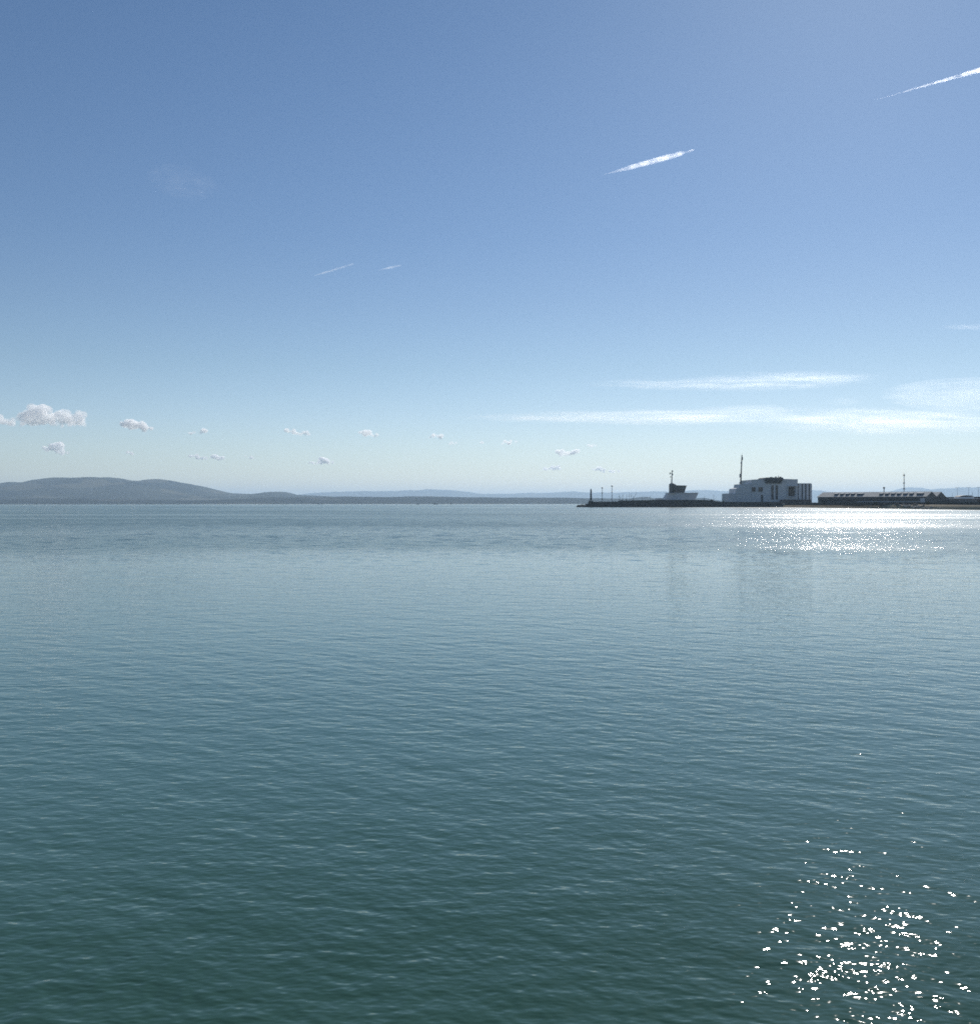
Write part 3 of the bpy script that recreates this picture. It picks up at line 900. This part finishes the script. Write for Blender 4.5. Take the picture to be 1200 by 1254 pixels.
# promenade wall in front of the sheds
PW = thing('promenade_wall', 'long low dark promenade wall along the top of the beach', 'wall', (PX(1080, 800), 770, 2.6))
bm = new_bm(); bm2 = new_bm()
xs = list(np.linspace(PX(996, 850), PX(1330, 640), 60))
for a, b in zip(xs, xs[1:]):
    ya, yb = shore_y(a) + 68, shore_y(b) + 68
    for bmx, z0, z1, ext in ((bm, 2.0, 4.35, 0), (bm2, 4.353, 4.6, .15)):
        vs_ = [bmx.verts.new(p) for p in ((a, ya - ext, z0), (b, yb - ext, z0), (b, yb - ext, z1), (a, ya - ext, z1), (a, ya + .6 + ext, z0), (b, yb + .6 + ext, z0), (b, yb + .6 + ext, z1), (a, ya + .6 + ext, z1))]
        for f in ((0, 1, 2, 3), (7, 6, 5, 4), (3, 2, 6, 7), (1, 0, 4, 5)):
            bmx.faces.new([vs_[i] for i in f])
link('wall', bm, M['brick'], PW); link('coping', bm2, M['concrete'], PW)

# low buildings right of the sheds
def low_building(x0, x1, ytop, Y, mat, lab, nwin, roofmat='roof', name='low_building', fascia=None):
    t = thing(name, lab, 'building', (PX((x0 + x1) / 2, Y), Y, 2.8))
    zt = PZ(ytop, Y)
    bm = new_bm(); add_box(bm, PX(x0, Y), PX(x1, Y), Y, Y + 14, 2.4, zt); link('wall', bm, M[mat], t)
    bm = new_bm(); add_box(bm, PX(x0, Y) - .5, PX(x1, Y) + .5, Y - .7, Y + 14.5, zt + .003, zt + .45); link('roof', bm, M[roofmat], t)
    for i in range(nwin):
        xa = x0 + (x1 - x0) * (i + .25) / nwin; xb = x0 + (x1 - x0) * (i + .72) / nwin
        yw = ytop + 1.2
        window(t, xa, yw, xb, yw + 1.8, Y, .12)
    return t
low_building(1153, 1172.5, 609.4, 760, 'dark', 'low dark flat-roofed building right of the second gable', 5, 'dark')
low_building(1172.8, 1196, 610.9, 735, 'dark', 'dark pavilion under the white roof near the right edge', 6, 'white')
low_building(1196.5, 1230, 609.0, 745, 'brick', 'dark brick building cut by the right edge', 6, 'dark')
Yp = 738
PV = thing('pavilion_roof_light', 'long pale curved roof light on the dark pavilion', 'roof light', (PX(1183, Yp), Yp + 3, PZ(610.9, Yp) + .46))
bm = new_bm()
zt = PZ(610.9, 735) + .46
add_prism(bm, [(PX(1174.2, Yp), zt), (PX(1192, Yp), zt), (PX(1192.2, Yp), zt + .95), (PX(1190.5, Yp), zt + 1.2), (PX(1175.6, Yp), zt + 1.15), (PX(1173.9, Yp), zt + .9)], Yp, Yp + 8); link('glazing', bm, M['white'], PV)
bm = new_bm()
add_prism(bm, [(PX(1174.0, Yp), zt + 1.21), (PX(1192, Yp), zt + 1.21), (PX(1189, Yp), zt + 2.1), (PX(1182, Yp), zt + 2.3), (PX(1176.6, Yp), zt + 2.0)], Yp - .4, Yp + 8.4); link('cover', bm, M['dark'], PV)

def post(px_, ytop, ybase, Y, lab, kind):
    x = PX(px_, Y); zt = PZ(ytop, Y)
    if kind == 'lamp':
        t = thing('street_lamp', lab, 'street lamp', (x, Y, 2.9), 'tall street lamps at the right edge')
        bm = new_bm(); add_tube(bm, (x, Y, 2.6), (x, Y, zt), .17, .09, 8); link('pole', bm, M['metal'], t)
        bm = new_bm(); add_tube(bm, (x - .9, Y, zt + .05), (x + .9, Y, zt + .05), .06, .06, 5); a = link('arm', bm, M['metal'], t)
        for s_ in (-1, 1):
            bm = new_bm(); add_box(bm, x + s_ * 1.0 - .4, x + s_ * 1.0 + .4, Y - .18, Y + .18, zt - .02, zt + .18); link('lamp_head', bm, M['metal'], a)
    else:
        t = thing('flagpole', lab, 'pole', (x, Y, 2.9))
        bm = new_bm(); add_tube(bm, (x, Y, 2.6), (x, Y, zt), .16, .08, 8); link('pole', bm, M['dark_metal'], t)
        bm = new_bm(); add_lathe(bm, x, Y, [(.05, zt), (.2, zt + .15), (.05, zt + .3)], 8); link('finial', bm, M['dark_metal'], t)
post(1171.6, 597.2, 609, 790, 'leftmost of the three tall street lamps near the right edge', 'lamp')
post(1185.6, 596.8, 609, 790, 'middle of the three tall street lamps near the right edge', 'lamp')
post(1197.6, 597.0, 609, 790, 'rightmost of the three tall street lamps, by the right edge', 'lamp')
post(1165.4, 604.4, 613, 735, 'thin dark pole in front of the low dark building', 'pole')
post(1190.2, 602.6, 609, 780, 'short thin pole just behind the white-roofed pavilion', 'pole')

# lattice telecom mast and a chimney behind the long shed
Yt = 905.0
TM = thing('telecom_mast', 'thin lattice telecom mast rising behind the long shed roof', 'mast', (PX(1106.6, Yt), Yt, 3.2))
x = PX(1106.6, Yt); z1 = PZ(580.5, Yt)
bm = new_bm()
for k in range(3):
    a = k * 2.094; add_tube(bm, (x + .62 * math.cos(a), Yt + .62 * math.sin(a), 3.0), (x + .3 * math.cos(a), Yt + .3 * math.sin(a), z1), .1, .08, 6)
for i in range(18):
    t0, t1 = i / 18, (i + 1) / 18
    for k in range(3):
        a, b = k * 2.094, (k + 1) * 2.094
        ra, rb_ = .62 - .32 * t0, .62 - .32 * t1
        add_tube(bm, (x + ra * math.cos(a), Yt + ra * math.sin(a), 3 + (z1 - 3) * t0), (x + rb_ * math.cos(b), Yt + rb_ * math.sin(b), 3 + (z1 - 3) * t1), .05, .05, 5)
link('lattice', bm, M['metal'], TM)
for yy, w in ((591.6, .55), (582.0, .45), (598.6, .6)):
    for k in range(3):
        bm = new_bm(); a = k * 2.094 + .5; add_tube(bm, (x + (w + .2) * math.cos(a), Yt + (w + .2) * math.sin(a), PZ(yy + .8, Yt)), (x + (w + .2) * math.cos(a), Yt + (w + .2) * math.sin(a), PZ(yy - .8, Yt)), .22, .22, 6)
        link('panel_antenna', bm, M['dark_metal'], TM)
bm = new_bm(); add_tube(bm, (x, Yt, z1 - .2), (x, Yt, PZ(578.8, Yt)), .1, .05, 6); link('aerial', bm, M['dark_metal'], TM)
FC = thing('flue', 'short flue with a thick cap above the middle of the shed roof', 'flue', (PX(1082, Yt), Yt, 3.2))
bm = new_bm(); x = PX(1082, Yt); add_tube(bm, (x, Yt, 3), (x, Yt, PZ(598.4, Yt)), .5, .42, 10); link('pipe', bm, M['metal'], FC, True)
bm = new_bm(); add_lathe(bm, x, Yt, [(.5, PZ(598.4, Yt) + .003), (.95, PZ(598.0, Yt)), (.9, PZ(596.6, Yt)), (.3, PZ(596.2, Yt))], 12); link('cap', bm, M['metal'], FC, True)

# ------------------------------------------------------------------ people on the beach
def person(px_, Y_off, lab, stride, cloth, turn):
    X = PX(px_, 700)
    for _ in range(6): Yp_ = shore_y(X) + Y_off; X = PX(px_, Yp_)
    g = land_z(X, Yp_)
    root = thing('person', lab, 'person', (X, Yp_, g))
    me = bpy.data.meshes.new('body')
    J = [(0, 0, .95), (0, .01, 1.2), (0, .02, 1.42), (0, 0, 1.53), (0, -.02, 1.66),
         (-.1, 0, .9), (-.11, -.04 - stride * .5, .5), (-.11, .02 - stride * .8, .09), (-.11, -.13 - stride * .8, .05),
         (.1, 0, .9), (.11, -.02 + stride * .5, .5), (.11, .06 + stride, .09), (.11, -.09 + stride, .05),
         (-.18, .02, 1.4), (-.24, .04 + stride * .3, 1.13), (-.24, -.03 + stride * .5, .88), (-.24, -.06 + stride * .5, .8),
         (.18, .02, 1.4), (.24, .02 - stride * .3, 1.13), (.24, -.05 - stride * .5, .88), (.24, -.08 - stride * .5, .8), (0, -.015, 1.74)]
    E = [(0, 1), (1, 2), (2, 3), (3, 4), (4, 21), (0, 5), (5, 6), (6, 7), (7, 8), (0, 9), (9, 10), (10, 11), (11, 12), (2, 13), (13, 14), (14, 15), (15, 16), (2, 17), (17, 18), (18, 19), (19, 20)]
    RAD = [.15, .145, .15, .06, .1, .1, .065, .045, .04, .1, .065, .045, .04, .065, .047, .034, .03, .065, .047, .034, .03, .07]
    me.from_pydata([Vector(j) for j in J], E, [])
    o = bpy.data.objects.new('body', me); COL.objects.link(o)
    md = o.modifiers.new('skin', 'SKIN')
    for i, v in enumerate(me.skin_vertices[0].data):
        v.radius = (RAD[i], RAD[i]); v.use_root = (i == 0)
    sd = o.modifiers.new('smooth', 'SUBSURF'); sd.levels = sd.render_levels = 1
    me.materials.append(M[cloth]); o.parent = root
    bm = new_bm(); add_lathe(bm, 0, 0, [(.055, 1.55), (.1, 1.62), (.105, 1.7), (.08, 1.78), (.02, 1.815)], 12); h = link('hair', bm, M['hair'], None, True)
    h.parent = root
    root.rotation_euler = (0, 0, turn)
person(1177.0, 16, 'dark clothed person walking on the sand near the right-hand rocks', .22, 'cloth_dark', 1.4)
person(1045.4, 12, 'dark clothed person standing at the water edge below the middle of the shed', .03, 'cloth_dark', .4)
person(1084.6, 6, 'person in dark clothes walking the shoreline below the flue', .2, 'cloth_dark', 1.7)
person(1022.6, 16, 'person in dark clothes on the sand below the left end of the shed roof', .1, 'cloth_dark', -1.2)

# ------------------------------------------------------------------ far out on the water
def far_boat(px_, Y, lab, h):
    t = thing('sailing_boat', lab, 'boat', (0, 0, 0), 'tiny boats under the far shore')
    link('hull', hull_bm(8, 2.6, 1.2), M['white'], t)
    bm = new_bm(); add_tube(bm, (.4, 0, .6), (.4, 0, h), .14, .1, 6); link('mast', bm, M['dark_metal'], t)
    bm = new_bm()
    v = [bm.verts.new(p) for p in ((.2, .03, 2.2), (-3.4, .03, 2.0), (.3, .03, h * .95), (.2, -.03, 2.2), (-3.4, -.03, 2.0), (.3, -.03, h * .95))]
    for f in ((0, 1, 2), (5, 4, 3), (0, 2, 5, 3), (1, 0, 3, 4), (2, 1, 4, 5)): bm.faces.new([v[i] for i in f])
    link('sail', bm, M['dark'], t)
    place(t, (PX(px_, Y), Y, -.4), .5)
far_boat(390.2, 2900, 'left of two tiny sailing boats under the far hills', 6.5)
far_boat(394.6, 2900, 'right of two tiny sailing boats under the far hills', 5.5)
def skiff(px_, Y, L, lab):
    t = thing('fishing_skiff', lab, 'boat', (0, 0, 0), 'dark skiffs far out mid bay')
    link('hull', hull_bm(L, L * .22, 2.0), M['dark'], t)
    bm = new_bm(); add_box(bm, -L * .3, -L * .05, -1, 1, 2.0, 4.0); link('wheelhouse', bm, M['dark'], t)
    place(t, (PX(px_, Y), Y, -.3), .1)
skiff(511.8, 3000, 11, 'left of two dark skiffs far out in the middle of the bay')
skiff(533.5, 3000, 15, 'right and longer of two dark skiffs far out in the bay')
Yn = 2400
BC = thing('beacon', 'tiny dark channel beacon standing in the far water', 'beacon', (PX(552.4, Yn), Yn, 0))
x = PX(552.4, Yn)
bm = new_bm(); add_tube(bm, (x, Yn, -2), (x, Yn, 3.4), .7, .5, 10); link('pile', bm, M['dark'], BC)
bm = new_bm(); add_lathe(bm, x, Yn, [(.5, 3.403), (1.1, 3.6), (1.1, 4.3), (.2, 5.0)], 10); link('top_mark', bm, M['dark'], BC)

# ------------------------------------------------------------------ clouds
def volume_material(name, dens, aniso, nscale, thr, gain, falloff, color=(1, 1, 1), detail=4, stretch=(1, 1, 1), rot=(0, 0, 0), rate=1.0):
    m = bpy.data.materials.new(name); m.use_nodes = True
    nt = m.node_tree; N = nt.nodes; L = nt.links
    N.remove(N['Principled BSDF'])
    v = N.new('ShaderNodeVolumeScatter')
    v.inputs['Color'].default_value = (*color, 1); v.inputs['Anisotropy'].default_value = aniso
    tc = N.new('ShaderNodeTexCoord'); mp = N.new('ShaderNodeMapping')
    mp.inputs['Scale'].default_value = stretch
    mp.inputs['Rotation'].default_value = rot
    m.cycles.volume_step_rate = rate
    L.new(tc.outputs['Object'], mp.inputs['Vector'])
    n = N.new('ShaderNodeTexNoise'); n.inputs['Scale'].default_value = nscale; n.inputs['Detail'].default_value = detail; n.inputs['Roughness'].default_value = .6
    oi = N.new('ShaderNodeObjectInfo'); ad = N.new('ShaderNodeVectorMath'); ad.operation = 'ADD'
    sc_ = N.new('ShaderNodeVectorMath'); sc_.operation = 'SCALE'; sc_.inputs['Scale'].default_value = 37.0
    cb = N.new('ShaderNodeCombineXYZ'); L.new(oi.outputs['Random'], cb.inputs[0]); L.new(oi.outputs['Random'], cb.inputs[1])
    L.new(cb.outputs[0], sc_.inputs[0]); L.new(mp.outputs[0], ad.inputs[0]); L.new(sc_.outputs[0], ad.inputs[1])
    L.new(ad.outputs[0], n.inputs['Vector'])
    mr = N.new('ShaderNodeMapRange'); mr.inputs['From Min'].default_value = thr; mr.inputs['From Max'].default_value = thr + gain
    L.new(n.outputs['Fac'], mr.inputs['Value'])
    val = mr.outputs[0]
    if falloff:
        ln = N.new('ShaderNodeVectorMath'); ln.operation = 'LENGTH'; L.new(tc.outputs['Object'], ln.inputs[0])
        f = N.new('ShaderNodeMapRange'); f.interpolation_type = 'SMOOTHSTEP'
        f.inputs['From Min'].default_value = 1.0; f.inputs['From Max'].default_value = falloff
        L.new(ln.outputs['Value'], f.inputs['Value'])
        mm = N.new('ShaderNodeMath'); mm.operation = 'MULTIPLY'; L.new(val, mm.inputs[0]); L.new(f.outputs[0], mm.inputs[1]); val = mm.outputs[0]
    md = N.new('ShaderNodeMath'); md.operation = 'MULTIPLY'; md.inputs[1].default_value = dens; L.new(val, md.inputs[0])
    L.new(md.outputs[0], v.inputs['Density'])
    L.new(v.outputs[0], N['Material Output'].inputs['Volume'])
    return m

def cumulus(blobs, alt, lab, seed, dens_mat):
    """blobs: (px, py, half width px, half height px); all float on one level base"""
    yb = max(b[1] + b[3] for b in blobs)
    D = (alt - H_CAM) * F / (HOR - yb)
    s = S(D); rnd = random.Random(seed)
    cx_ = sum(b[0] for b in blobs) / len(blobs)
    zbase = PZ(yb, D)
    bm = new_bm()
    X0_ = PX(cx_, D)
    for (x, y, w, h) in blobs:
        k = max(7, int(w * h / 6))
        for i in range(min(k, 44)):
            fx, fz = rnd.uniform(-1, 1), rnd.uniform(-.8, .9)
            if fx * fx + fz * fz > 1.1: continue
            r = min(5.5, max(1.7, min(w, h) * rnd.uniform(.38, .62)))
            c = (PX(x + fx * (w - r * .6), D) - X0_, rnd.uniform(-.5, .5) * w * s, max(r * s * .5, PZ(y - fz * (h - r * .8), D) - zbase))
            q = bmesh.ops.create_icosphere(bm, subdivisions=2, radius=r * s)
            off = Vector((rnd.uniform(-9, 9), rnd.uniform(-9, 9), 0))
            for v in q['verts']:
                kk = 1 + .3 * mnoise.noise(v.co / (r * s) * 1.7 + off)
                v.co = Vector((v.co.x * kk * 1.1 + c[0], v.co.y * kk + c[1], max(v.co.z * kk * .9 + c[2], -.1 * r * s)))
    o = link('cloud', bm, dens_mat, None, True)
    o.location = (X0_, D, zbase)
    md = o.modifiers.new('fuse', 'REMESH'); md.mode = 'VOXEL'; md.voxel_size = max(1.0, 1.1 * s)
    return tag(o, lab, 'cloud', 'small fair weather clouds over the horizon')

def even_vapour(name, dens):
    m = bpy.data.materials.new(name); m.use_nodes = True
    nt = m.node_tree; nt.nodes.remove(nt.nodes['Principled BSDF'])
    v = nt.nodes.new('ShaderNodeVolumeScatter')
    v.inputs['Color'].default_value = (1, 1, 1, 1); v.inputs['Anisotropy'].default_value = .45; v.inputs['Density'].default_value = dens
    nt.links.new(v.outputs[0], nt.nodes['Material Output'].inputs['Volume'])
    return m
MC, MCS, MCF = even_vapour('cumulus_vapour', .012), even_vapour('small_cumulus_vapour', .026), even_vapour('thin_cumulus_vapour', .018)
AL = 1000
for i, (bl, lab, mt_) in enumerate([
    ([(46, 507, 17, 15), (36, 514, 14, 9), (60, 514, 15, 9), (78, 511, 14, 11), (96, 512, 9, 12), (103, 520, 5, 4), (56, 519, 44, 5), (8, 516, 15, 7), (-8, 514, 12, 9)], 'largest white cumulus cloud, by the left edge above the hills', MC),
    ([(158, 520, 8, 6), (168, 522, 10, 6), (179, 526, 8, 4)], 'second biggest cumulus, right of the largest cloud', MCS),
    ([(248, 528, 6, 4), (235, 531, 5, 2.5)], 'small cloud puff above the long double puff, left of centre', MCS),
    ([(62, 549, 8, 5), (72, 550, 7, 7), (77, 555, 8, 3)], 'ragged pale cloud below the largest cumulus', MCF),
    ([(157, 554, 5, 2.4), (164, 556, 5, 2.4)], 'tiny cloud low over the mountain', MCS),
    ([(238, 560, 8, 3.4), (252, 561.5, 8, 2.2), (266, 560, 8, 4)], 'long double puff low above the end of the mountain', MCS),
    ([(355, 528, 6, 4), (364, 531.5, 6, 3), (375, 531, 6, 3.2)], 'cloud puff high over the small hill, left one of the middle pair', MCS),
    ([(447, 531, 7, 4.5), (458, 533, 8, 3)], 'bright cloud puff near the middle, right one of the middle pair', MCS),
    ([(386, 567, 10, 2.6), (396, 564, 8, 5), (404, 567, 7, 2.6)], 'low wide puff with a peaked middle', MCS),
    ([(305, 560.5, 6, 2.4)], 'faint speck of cloud between the double puff and the peaked puff', MCF),
    ([(534, 535.5, 9, 3.8)], 'small smooth cloud right of the middle pair', MCS),
    ([(552, 543.5, 8, 2.6)], 'faint wisp beside the small smooth cloud', MCF),
    ([(590, 542, 2.2, 1.8)], 'single dot of cloud near the centre', MCS),
    ([(624, 542.6, 10, 3.4)], 'flat lens shaped cloud right of the single dot', MCS),
    ([(686, 556, 6, 5), (697, 556, 6, 3.6), (705, 554.5, 6, 4.5)], 'lumpy cloud left of the control tower sky', MCF),
    ([(670, 575, 7, 2.6), (680, 574, 6, 4)], 'faint low cloud left of the lighthouse', MCF),
    ([(732, 575, 7, 3.4), (748, 577, 12, 3)], 'faint low cloud above the light columns', MCF),
    ([(725, 546, 5, 2.4)], 'faint speck above the lumpy cloud', MCF)]):
    if i: bl = [(x, y - h * .15, w * 1.15, h * 1.3) for x, y, w, h in bl]
    cumulus(bl, AL, lab, 50 + i, mt_)

def wisp(x0, x1, y0, y1, alt, lab, mat, tilt=0, depth=.25, name='cirrus', seed=0):
    xc, yc = (x0 + x1) / 2, (y0 + y1) / 2
    D = (alt - H_CAM) * F / (HOR - yc); s = S(D)
    bm = new_bm(); bmesh.ops.create_icosphere(bm, subdivisions=4, radius=1)
    o = link(name, bm, mat, None, True)
    o.location = (PX(xc, D), D, PZ(yc, D))
    hh = (y1 - y0) / 2 * s
    o.scale = ((x1 - x0) / 2 * s, (x1 - x0) / 2 * s * depth, hh)
    o.rotation_euler = (0, -R(tilt), 0)
    return tag(o, lab, 'cloud')
CI = volume_material('cirrus_ice', 6.0e-4, .8, 1.5, .40, .36, .1, detail=3, stretch=(2.2, 1.6, 2.6), rot=(0, .12, .3), rate=.4)
CI2 = volume_material('veil_ice', 2.2e-4, .8, 1.3, .34, .5, .0, detail=3, stretch=(1.8, 1.4, 2.0), rot=(0, .1, .4), rate=.4)
def streak(strands, alt, lab, mat):
    t = None
    for k, (x0, x1, y0, y1, tilt) in enumerate(strands):
        o = wisp(x0, x1, y0, y1, alt + 60 * k, lab, mat, tilt)
        if t is None: t = o; continue
        del o['category']; del o['label']
        o.name = 'strand'
        mw = (o.location.copy(), o.rotation_euler.copy(), o.scale.copy())
        o.parent = t
        base_ = t.location, t.rotation_euler, t.scale
        from mathutils import Matrix
        o.matrix_parent_inverse = Matrix.LocRotScale(*base_).inverted()
streak([(790, 1100, 453, 481, 1.6), (700, 930, 463, 479, -.6), (930, 1085, 456, 470, .4)], 5000, 'long bright cirrus streak, the upper of two, above the white building', CI)
streak([(580, 1040, 500, 522, -.4), (540, 760, 506, 518, -.8), (880, 1290, 496, 536, -.6), (820, 1010, 494, 512, 1.0)], 5000, 'longest cirrus band, lower of two, reaching the right edge', CI)
wisp(1075, 1330, 462, 504, 5000, 'soft cirrus patch at the right edge', CI2)
wisp(1005, 1062, 484, 500, 5000, 'small cirrus fleck between the two long streaks', CI, 3)
wisp(1140, 1240, 396, 405, 6000, 'thin cirrus line at the right edge, high above the others', CI)
wisp(180, 268, 203, 243, 7000, 'faint smudge of cloud high in the left sky', volume_material('faint_ice', 1.9e-4, .8, 1.7, .42, .4, .0, detail=3, stretch=(1.2, 1, 1.8), rot=(0, .5, .3)), -12, .5)

def contrail(pts, alt, lab, mat):
    """pts: (px, py, half width px) along the trail"""
    bm = new_bm(); rings = []
    n = 12
    yc = sum(p[1] for p in pts) / len(pts); D = (alt - H_CAM) * F / (HOR - yc); s = S(D)
    c = Vector((PX(pts[0][0], D), D, PZ(pts[0][1], D)))
    for k, (x, y, w) in enumerate(pts):
        rings.append([bm.verts.new((PX(x, D) - c.x, math.cos(2 * math.pi * i / n) * w * s, PZ(y, D) - c.z + math.sin(2 * math.pi * i / n) * w * s)) for i in range(n)])
    bm.faces.new(rings[0][::-1]); bm.faces.new(rings[-1])
    for a, b in zip(rings, rings[1:]):
        for i in range(n): bm.faces.new((a[i], a[(i + 1) % n], b[(i + 1) % n], b[i]))
    o = link('contrail', bm, mat, None, True)
    o.location = c
    return tag(o, lab, 'contrail')
def trail(x0, y0, x1, y1, widths):
    n = 40; out = []
    for i in range(n + 1):
        t = i / n
        w = float(np.interp(t, [p[0] for p in widths], [p[1] for p in widths]))
        out.append((x0 + (x1 - x0) * t, y0 + (y1 - y0) * t, w))
    return out
CT1 = volume_material('contrail_ice', 3.0e-3, .75, .0065, .28, .5, 0, detail=3, stretch=(.6, 1, 1.2), rate=.4)
CT2 = volume_material('thin_contrail_ice', 4.0e-3, .75, .004, .25, .5, 0, detail=2, rate=.4)
contrail(trail(1066, 124, 1240, 74, [(0, .4), (.25, .8), (.5, 1.8), (1, 4.5)]), 9500, 'long tapering contrail running out of the right edge', CT1)
contrail(trail(740, 213.5, 850, 183.5, [(0, .6), (.15, 1.3), (.3, 3.0), (.7, 3.6), (.86, 2.8), (.9, 1.0), (.97, 1.6), (1, .5)]), 9500, 'short thick contrail with blunt ends', CT1)
contrail(trail(385, 337.5, 434, 323, [(0, .8), (.4, 1.2), (1, .9)]), 9500, 'longer of the two thin faint contrails left of centre', CT2)
contrail(trail(464, 330.8, 491, 324.8, [(0, .6), (.5, 1.2), (1, .7)]), 9500, 'shorter of the two thin faint contrails', CT2)
